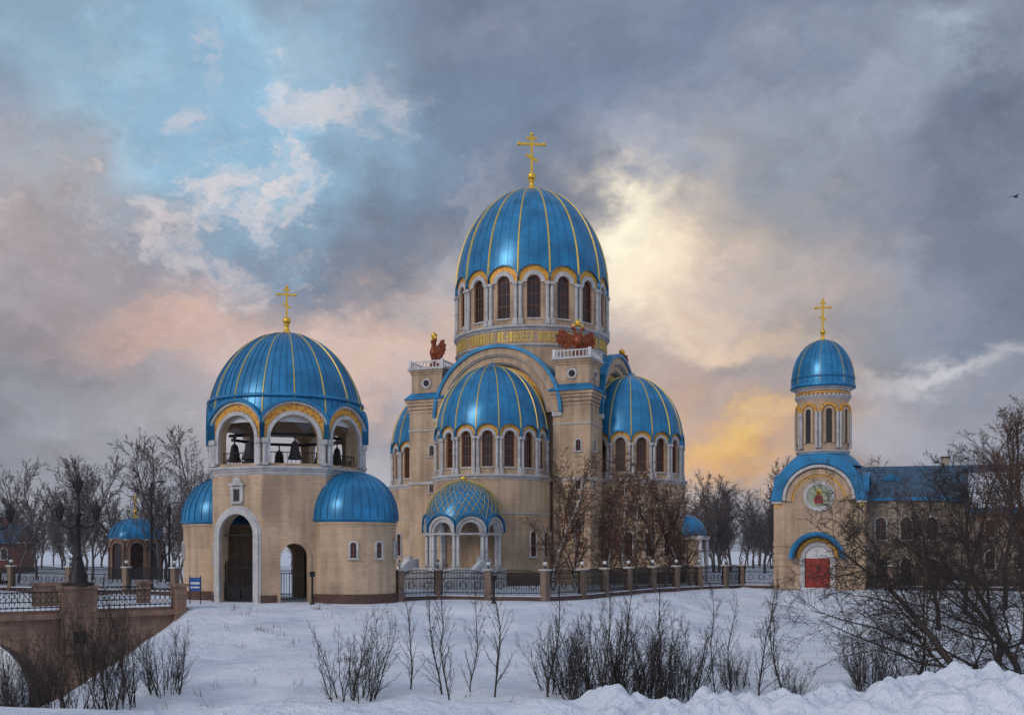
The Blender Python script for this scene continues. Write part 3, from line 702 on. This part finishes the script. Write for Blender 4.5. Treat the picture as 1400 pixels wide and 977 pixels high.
# ------------------------------------------------------------ fences
def fence(pts,post=2.35,nm='iron_fence'):
    e=empty(nm,(pts[0][0],pts[0][1],G)); po=B('brick_posts',M_post,e); ir=B('iron_bars',M_iron,e); cp=B('post_caps',M_stone,e); gl=B('globe_lamps',M_lampglass,e); ba=B('base_wall',M_plinth,e); sn=B('snow_on_wall',M_snow,e)
    for i,(x,y) in enumerate(pts):
        M=T(x,y)
        if i<len(pts)-1: x2,y2=pts[i+1]; an=math.degrees(math.atan2(y2-y,x2-x))
        M=M@Rz(an)
        box(po,M,-.25,.25,-.25,.25,G-1,G+post-.2); box(cp,M,-.33,.33,-.33,.33,G+post-.2,G+post-.08)
        cyl(ir,M,.05,G+post-.08,G+post+.15,6); ball(gl,M,.16,G+post+.3,12); revolve(ir,M,[(.1,G+post+.42),(.05,G+post+.55),(.01,G+post+.6)],8)
        if i<len(pts)-1:
            L=math.hypot(x2-x,y2-y)
            box(ba,M,.25,L-.25,-.16,.16,G-1,G+.3); box(sn,M,.25,L-.25,-.2,.2,G+.3,G+.36)
            for z in(.52,1.55,1.95): box(ir,M,.25,L-.25,-.022,.022,G+z,G+z+.06)
            n=int(L/.14)
            for k in range(n):
                xx=.3+(L-.6)*(k+.5)/n; t=(xx/L)*2-1
                box(ir,M,xx-.02,xx+.02,-.014,.014,G+.3,G+1.95+.28*(1-t*t))
            tube(ir,[(.3+(L-.6)*q/12,0,G+1.93+.28*(1-(q/6-1)**2)) for q in range(13)],.03,4,M)
            k=max(1,int(L/1.1))
            for j in range(k):
                c=.3+(L-.6)*(j+.5)/k
                tube(ir,[(c+.26*math.cos(2*pi*q/10),0,G+1.08+.26*math.sin(2*pi*q/10)) for q in range(11)],.03,4,M)
    for b in(po,ir,cp,gl,ba,sn): b.done()
fence([(-8.0,73),(-5.4,75),(-1.7,73.6),(2.35,72.8),(5.2,76),(7.2,79.5),(9.5,83.5),(12.1,88),(14.6,91),(17.2,94),(20,96),(22.0,98),(25.3,96.2)])
fence([(34.2,93),(37.5,93.2),(41.5,92.0),(46,91),(50,90)])
fence([(-27,82),(-32,85),(-38,88),(-45,92),(-54,97)])
def pole(x,y,H,nm='light_pole'):
    z=h(x,y); e=empty(nm,(x,y,z)); b=B('mast',M_iron,e)
    tube(b,[(x,y,z-.2),(x,y,z+H)],[.16,.1],8); tube(b,[(x,y,z+H-.3),(x+.3,y,z+H),(x+.9,y,z+H+.05)],.05,6)
    box(b,T(x+.9,y),-.3,.3,-.16,.16,z+H,z+H+.15); box(b,T(x,y),-.25,.25,-.25,.25,z-.1,z+.3); box(b,T(x,y),-.22,.22,-.15,.15,z+H-1.2,z+H-.4); b.done()
pole(-32.4,92,9.7)
pole(-39.5,118,9)
e=empty('information_sign',(-21.4,68.2,G)); b=B('posts',M_iron,e)
for q in(-.35,.35): tube(b,[(-21.1+q,68.2,G-.3),(-21.1+q,68.2,G+1.9)],.04,6)
b.done(); b=B('blue_panel',mat('sign_blue',(.015,.07,.26),.4),e); box(b,T(-21.1,68.2),-.4,.4,-.03,.03,G+.9,G+1.8); b.done()
b=B('white_text_block',M_white,e); box(b,T(-21.1,68.2),-.3,.3,-.04,-.031,G+1.1,G+1.2); box(b,T(-21.1,68.2),-.3,.3,-.04,-.031,G+1.35,G+1.5); b.done()
for x,y,H in((-13.3,68.2,2.2),(-1.25,69.6,1.9)):
    z=h(x,y); e=empty('floodlight_post',(x,y,z)); b=B('post_and_lamp',M_iron,e)
    cyl(b,T(x,y),.07,z-.2,z+H-.35,8); box(b,T(x,y)@Rz(15),-.17,.17,-.14,.14,z+H-.35,z+H); box(b,T(x,y),-.14,.14,-.14,.14,z-.2,z+.12); b.done()
e=empty('flying_bird',(29.5,60,20.7)); b=B('body_and_wings',M_iron,e); M0=T(29.5,60,20.7)@Rz(30)
revolve(b,M0@Matrix.Rotation(pi/2,4,'Y'),[(.01,-.2),(.05,-.12),(.07,0),(.04,.14),(.02,.25)],8)
for q in(-1,1): b.add([(-.08,0,0),(.1,0,0),(.02,q*.2,.08),(-.1,q*.2,.08),(-.12,q*.38,.02)],[(0,1,2,3),(3,2,4)],M0)
b.done()
# ------------------------------------------------------------ trees
def tree_mesh(name,seed,H,counts,bark,twig,trunks=1,r0=.16,wob=.12,ang=(28,55),ratio=.5,droop=0,rt=.014,start=.22,tspread=0,up=.1,lean=.25,hard=1):
    rnd=random.Random(seed); V=[];F=[];MI=[]
    def tb(pts,rs,k,mi):
        o=len(V)
        for i,p in enumerate(pts):
            d=(pts[min(i+1,len(pts)-1)]-pts[max(i-1,0)]).normalized(); u=d.orthogonal().normalized(); w=d.cross(u)
            for j in range(k):
                a=2*pi*j/k; V.append(p+(u*math.cos(a)+w*math.sin(a))*rs[i])
            if i:
                for j in range(k):
                    F.append((o+(i-1)*k+j,o+(i-1)*k+(j+1)%k,o+i*k+(j+1)%k,o+i*k+j)); MI.append(mi)
    def grow(p,d,L,r,lv):
        n=7 if lv==0 else (4 if lv<=1 else (3 if lv==2 else 2)); pts=[p.copy()]; rs=[r]; dirs=[d]
        for i in range(n):
            g=up if lv<2 else -droop
            d=(d+Vector((rnd.gauss(0,1),rnd.gauss(0,1),rnd.gauss(0,1)))*wob+Vector((0,0,g))).normalized()
            p=p+d*L/n; pts.append(p); rs.append(max(rt*.6,r*(1-.8*(i+1)/n))); dirs.append(d)
        tb(pts,rs,6 if lv==0 else 3,0 if lv<hard else 1)
        if lv<len(counts):
            c=counts[lv]
            for q in range(c):
                st=start if lv==0 else .15
                t=min(st+(1-st)*(q+rnd.random())/c,.99); i=int(t*n); fr=t*n-i
                pp=pts[i].lerp(pts[i+1],fr); dd=dirs[i+1]; rr=rs[i]*(1-fr)+rs[i+1]*fr
                ax=dd.orthogonal().normalized(); ax.rotate(Matrix.Rotation(rnd.uniform(0,2*pi),3,dd))
                nd=dd.copy(); nd.rotate(Matrix.Rotation(rad(rnd.uniform(*ang)),3,ax))
                ll=L*ratio*rnd.uniform(.6,1.15)*(1.15-.65*t if lv==0 else 1-.35*t)
                grow(pp,nd,ll,max(rt,rr*.55),lv+1)
    for k in range(trunks):
        a=rnd.uniform(0,2*pi); s=tspread*math.sqrt(rnd.random())
        p=Vector((math.cos(a)*s*.9,math.sin(a)*s*.9,-.4))
        d=Vector((math.cos(a)*s*lean,math.sin(a)*s*lean,1)).normalized() if trunks>1 else Vector((rnd.gauss(0,.04),rnd.gauss(0,.04),1)).normalized()
        grow(p,d,H*(1 if trunks==1 else rnd.uniform(.6,1)),r0*rnd.uniform(.7,1.1),0)
    me=bpy.data.meshes.new(name); me.from_pydata(V,[],F); me.materials.append(bark); me.materials.append(twig)
    me.polygons.foreach_set('material_index',MI); return me
def put(me,name,x,y,s=1,rot=0,parent=None,z=None,sz=1):
    o=bpy.data.objects.new(name,me); o.location=(x,y,h(x,y) if z is None else z); o.scale=(s,s,s*sz); o.rotation_euler=(0,0,rot)
    sc.collection.objects.link(o)
    if parent: o.parent=parent
    return o
birch=[tree_mesh('birch_%d'%i,10+i,10.5,[34,9,6,4],M_birch,M_btwig,r0=.17,droop=.26,ratio=.40,rt=.015,ang=(20,48),start=.12,up=.16) for i in range(3)]
for i,(x,y,s) in enumerate(((3.6,91,1.14),(5.6,92.5,1.1),(8.4,93,1.12),(10.1,91,.98),(12.9,94,1.14),(14.6,97,.9),(17.6,101,.95),(9.2,97,1.0),(11.4,93,1.0),(15.4,95,1.0))):
    put(birch[i%3],'birch_tree',x,y,s,i*1.7)
bare=[tree_mesh('bare_%d'%i,30+i,13,[26,9,5,3],M_farwig,M_farwig,r0=.22,ratio=.42,rt=.021,ang=(20,46),start=.16) for i in range(4)]
for i,(x,y,s) in enumerate(((-47,112,1.0),(-40.5,118,1.25),(-44,130,1.2),(-54,112,.85),(-36,112,.9),(-64,130,1.0),(-58,125,1.0),(-34,125,1.1),(-38,122,1.35),(-50,122,1.1),(-70,122,.9),(-50,135,1.2))):
    put(bare[i%4],'bare_tree',x,y,s,i*2.1)
rbare=[tree_mesh('rbare_%d'%i,40+i,13,[22,9,6,4],M_bark,M_rtwig,r0=.2,ratio=.46,rt=.014,ang=(24,50),start=.15) for i in range(2)]
for i,(x,y,s) in enumerate(((34.5,78,.92),(38.5,80,1.12),(42.5,84,1.15),(36.5,72,.95),(30.0,72,.75),(45,90,1.15),(33,66,.85))):
    put(rbare[i%2],'bare_tree',x,y,s,i*2.3)
dist=empty('distant_tree_line',(0,200,G)); rnd=random.Random(5)
def far(x,y,s): put(rnd.choice(bare),'tree',x,y-200,s,rnd.uniform(0,6),dist,z=0)
for i in range(110): far(rnd.uniform(-155,-30),rnd.uniform(155,250),rnd.uniform(.85,1.3))
for i in range(120):
    far(rnd.uniform(22,60) if i<70 else rnd.uniform(60,190),rnd.uniform(160,260),rnd.uniform(.8,1.25))
for i in range(35): far(rnd.uniform(-35,25),rnd.uniform(190,270),rnd.uniform(.7,1))
big=[tree_mesh('spreading_%d'%i,60+i,10,[16,9,6,5],M_bark,M_twig,r0=.2,ratio=.6,rt=.011,ang=(30,62),start=.08,wob=.17,up=.05,hard=2) for i in range(2)]
for x,y,s,k in((18.8,41,1.0,0),(22.5,47,1.05,1),(17.2,44,.6,1),(25,50,1.0,0),(20.5,37,.7,1),(21.5,43,.95,0)):
    put(big[k],'spreading_tree',x,y,s,k*2+x)
sapl=[tree_mesh('sapling_%d'%i,80+i,5.2,[28,6,4],M_bark,M_twig,r0=.04,ratio=.27,rt=.0065,ang=(18,42),start=.1) for i in range(3)]
for i,(x,y,s) in enumerate(((-2.6,44,1.25),(-3.1,45.5,1.05),(-4.6,46,.95),(-1.9,46,1.1),(-.8,45,1.2),(1.6,46,1.2),(9.0,46,1.15),(11.6,48,1.15),(13.2,50,1.1),(14.3,55,1.0),(-17.5,46,1.0),(-22.5,50,1.2),(6.8,50,1.2),(3.6,44,1.2),(5.0,45,1.25),(-16.0,43,.9),(10.1,47,1.0))):
    put(sapl[i%3],'sapling',x,y,s,i*1.3)
shr=[tree_mesh('shrub_%d'%i,100+i,4.4,[13,6,3],M_bark,M_twig,trunks=20,r0=.032,ratio=.34,rt=.0065,ang=(18,44),start=.1,tspread=1.0,lean=.35) for i in range(3)]
for i,(x,y,s) in enumerate(((-6.9,44,.98),(3.2,45,1.02),(4.4,46,1.12),(5.6,45,1.1),(6.6,46,1.02),(2.2,47,.85),(7.9,47,.85),(-16.3,42,.85),(-15.2,45,.8),(-19,47,1.0),(-21,44,.95),(-23,46,1.0),(10.8,50,.6),(15.5,44,.75),(17.5,50,.85),(-17.6,40.5,.85),(12.8,47,.5))):
    put(shr[i%3],'bare_shrub',x,y,s,i*1.9)
b=B('dry_grass_tufts',M_grass); rnd=random.Random(9)
for i in range(330):
    x=rnd.uniform(-18,28); y=rnd.uniform(42,84)
    if y>interp(EDGE,x)+1: continue
    n=rnd.randint(2,10) if rnd.random()<.85 else 28
    for k in range(n):
        px,py=x+rnd.gauss(0,.22),y+rnd.gauss(0,.22); z=h(px,py); a=rnd.uniform(0,6); L=rnd.uniform(.12,.5)
        dx,dy=rnd.gauss(0,.14),rnd.gauss(0,.14); w=.016
        b.add([(px-w*math.cos(a),py-w*math.sin(a),z-.05),(px+w*math.cos(a),py+w*math.sin(a),z-.05),(px+dx,py+dy,z+L)],[(0,1,2)])
b.done()
# ------------------------------------------------------------ world
w=bpy.data.worlds.new('World'); sc.world=w; w.use_nodes=True
nt=w.node_tree; N=nt.nodes; L=nt.links; N.clear()
def node(t,**k):
    n=N.new(t)
    for a,v in k.items(): setattr(n,a,v)
    return n
tc=node('ShaderNodeTexCoord')
dirn=tc.outputs['Generated']
def vmath(op,a,b=None,scale=None):
    n=node('ShaderNodeVectorMath',operation=op)
    for i,v in enumerate((a,b)):
        if v is None: continue
        if isinstance(v,(tuple,Vector)): n.inputs[i].default_value=tuple(v)
        else: L.new(v,n.inputs[i])
    if scale is not None:
        if isinstance(scale,(int,float)): n.inputs['Scale'].default_value=scale
        else: L.new(scale,n.inputs['Scale'])
    return n.outputs['Value'] if op in('DOT_PRODUCT','LENGTH') else n.outputs[0]
def math_(op,a,b=None,c=None):
    n=node('ShaderNodeMath',operation=op)
    for i,v in enumerate((a,b,c)):
        if v is None: continue
        if isinstance(v,(int,float)): n.inputs[i].default_value=v
        else: L.new(v,n.inputs[i])
    return n.outputs[0]
def nz(vec,scale,detail,rough=.55,dist=0):
    n=node('ShaderNodeTexNoise'); n.inputs['Scale'].default_value=scale; n.inputs['Detail'].default_value=detail; n.inputs['Roughness'].default_value=rough; n.inputs['Distortion'].default_value=dist
    L.new(vec,n.inputs['Vector']); return n
def maprange(v,a,b,c,d,smooth=True):
    n=node('ShaderNodeMapRange'); n.interpolation_type='SMOOTHSTEP' if smooth else 'LINEAR'
    L.new(v,n.inputs[0])
    for i,x in enumerate((a,b,c,d)): n.inputs[i+1].default_value=x
    return n.outputs[0]
mp=node('ShaderNodeMapping'); mp.inputs['Scale'].default_value=(1,1,1.5); mp.inputs['Rotation'].default_value=(0,rad(-18),0); L.new(dirn,mp.inputs[0]); cv=mp.outputs[0]
w1=nz(cv,3.2,2); w2=nz(cv,10,5,.62)
o1=vmath('SCALE',vmath('SUBTRACT',w1.outputs['Color'],(.5,.5,.5)),None,.20)
o2=vmath('SCALE',vmath('SUBTRACT',w2.outputs['Color'],(.5,.5,.5)),None,.17)
dd=vmath('ADD',vmath('ADD',dirn,o1),o2)
def lin(c): return tuple(((v/255)/12.92 if v/255<=.04045 else ((v/255+.055)/1.055)**2.4) for v in c)
def gauss(bx,bz,sx,sz,rot):
    d=Vector((bx,1,bz)).normalized(); r=Vector((1,-bx,0)).normalized(); u=r.cross(d)
    c,s=math.cos(rad(rot)),math.sin(rad(rot))
    a=(r*c+u*s)/sx; b_=(u*c-r*s)/sz
    p=vmath('DOT_PRODUCT',dd,a-d*(a.dot(d))); q=vmath('DOT_PRODUCT',dd,b_-d*(b_.dot(d)))
    s2=math_('ADD',math_('MULTIPLY',p,p),math_('MULTIPLY',q,q))
    return math_('POWER',2.71828,math_('MULTIPLY',s2,-1.0))
def mixc(fac,a,b):
    n=node('ShaderNodeMix',data_type='RGBA'); L.new(fac,n.inputs[0])
    for k,v in((6,a),(7,b)):
        if isinstance(v,tuple): n.inputs[k].default_value=(*v,1)
        else: L.new(v,n.inputs[k])
    return n.outputs[2]
big_n=nz(cv,5.0,5,.55,0)
col=mixc(maprange(big_n.outputs['Fac'],.38,.64,0,1),lin((120,132,153)),lin((176,181,193)))
BL=[(-.44,.32,.13,.12,0,(196,180,176),.7),
    (-.36,.24,.12,.10,10,(190,176,178),.75),
    (-.36,.12,.20,.06,5,(160,153,160),.7),
    (-.13,.39,.22,.085,28,(108,122,146),.9),
    (-.19,.30,.09,.05,20,(128,136,156),.7),
    (.08,.46,.30,.09,22,(120,135,160),.9),
    (-.32,.20,.10,.035,12,(214,178,164),.75),
    (-.14,.19,.13,.05,0,(216,184,166),.8),
    (.42,.40,.17,.15,-10,(108,122,146),.9),
    (.46,.26,.14,.09,0,(120,131,150),.85),
    (.30,.44,.08,.05,30,(176,188,204),.6),
    (.44,.50,.05,.03,20,(190,206,222),.6),
    (.20,.235,.11,.08,20,(222,198,182),.8),
    (.16,.29,.075,.045,25,(250,228,200),.9),
    (.14,.305,.04,.03,35,(255,246,222),.9),
    (.24,.20,.07,.025,-20,(240,212,184),.75),
    (.26,.16,.11,.02,-12,(146,142,154),.8),
    (.21,.085,.12,.045,8,(240,184,120),.95),
    (.225,.105,.06,.018,10,(255,208,122),1.0),
    (.12,.13,.08,.05,0,(222,182,152),.75),
    (.43,.13,.14,.045,0,(170,170,180),.7),
    (.40,.19,.10,.015,10,(212,210,214),.7),
    (-.48,.09,.2,.05,0,(144,148,158),.7),
    (-.15,.09,.15,.04,0,(190,182,184),.6),
    (.0,.0,1.2,.04,0,(176,176,184),.55),
    (-.31,.46,.15,.085,-20,(172,216,242),.9),
    (-.27,.38,.05,.08,-10,(160,206,236),.7)]
for bx,bz,sx,sz,ro_,c,am in BL:
    col=mixc(math_('MULTIPLY',gauss(bx,bz,sx,sz,ro_),am),col,lin(c))
bil=nz(dd,6.5,7,.57,0)
det=maprange(bil.outputs['Fac'],.3,.7,.76,1.20,False)
col=vmath('SCALE',col,None,det)
edge=math_('MULTIPLY',gauss(-.28,.38,.17,.15,-20),maprange(nz(dd,8,5,.6).outputs['Fac'],.53,.68,0,1))
col=mixc(math_('MULTIPLY',edge,.7),col,lin((240,224,220)))
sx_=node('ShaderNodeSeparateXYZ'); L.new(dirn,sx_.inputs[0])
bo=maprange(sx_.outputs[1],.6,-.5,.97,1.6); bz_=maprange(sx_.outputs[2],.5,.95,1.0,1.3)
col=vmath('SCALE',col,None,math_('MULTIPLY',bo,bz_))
sky=node('ShaderNodeTexSky'); sky.sky_type='NISHITA'; sky.sun_disc=False
SD=Vector((-.62,-.72,.5)).normalized()
sky.sun_elevation=math.asin(SD.z); sky.sun_rotation=math.atan2(SD.x,SD.y)
bgs=node('ShaderNodeBackground'); bgs.inputs[1].default_value=.15; L.new(sky.outputs[0],bgs.inputs[0])
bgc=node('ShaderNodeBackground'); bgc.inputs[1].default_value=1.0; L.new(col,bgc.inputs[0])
gap=gauss(-.31,.47,.15,.06,-22)
gapn=math_('MULTIPLY',gap,maprange(bil.outputs['Fac'],.3,.6,1.5,.7,False))
gapf=maprange(gapn,.45,1.0,0,.3)
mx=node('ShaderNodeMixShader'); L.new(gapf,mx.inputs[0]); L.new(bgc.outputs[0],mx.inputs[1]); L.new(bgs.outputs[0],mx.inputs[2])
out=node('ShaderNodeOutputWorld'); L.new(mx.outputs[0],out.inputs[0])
try:
    w.cycles.sampling_method='MANUAL'; w.cycles.sample_map_resolution=256
except Exception as ex: print(ex)
# ------------------------------------------------------------ front fill lamp
sl=bpy.data.lights.new('front_fill','SUN'); sl.energy=1.0; sl.angle=rad(18); sl.color=(1,.87,.74)  # added fill from behind the camera; the real sun sits behind clouds ahead
so=bpy.data.objects.new('front_fill',sl); sc.collection.objects.link(so); so.rotation_euler=SD.to_track_quat('Z','Y').to_euler()
# ------------------------------------------------------------ camera
cd=bpy.data.cameras.new('camera'); co=bpy.data.objects.new('camera',cd); sc.collection.objects.link(co)
co.location=(0,0,0); co.rotation_euler=(pi/2,0,0); cd.lens=36; cd.sensor_width=36; cd.shift_y=(752-488.5)/1400
cd.clip_start=.5; cd.clip_end=5000; sc.camera=co
sc.view_settings.view_transform='Standard'; sc.view_settings.look='None'; sc.view_settings.exposure=0
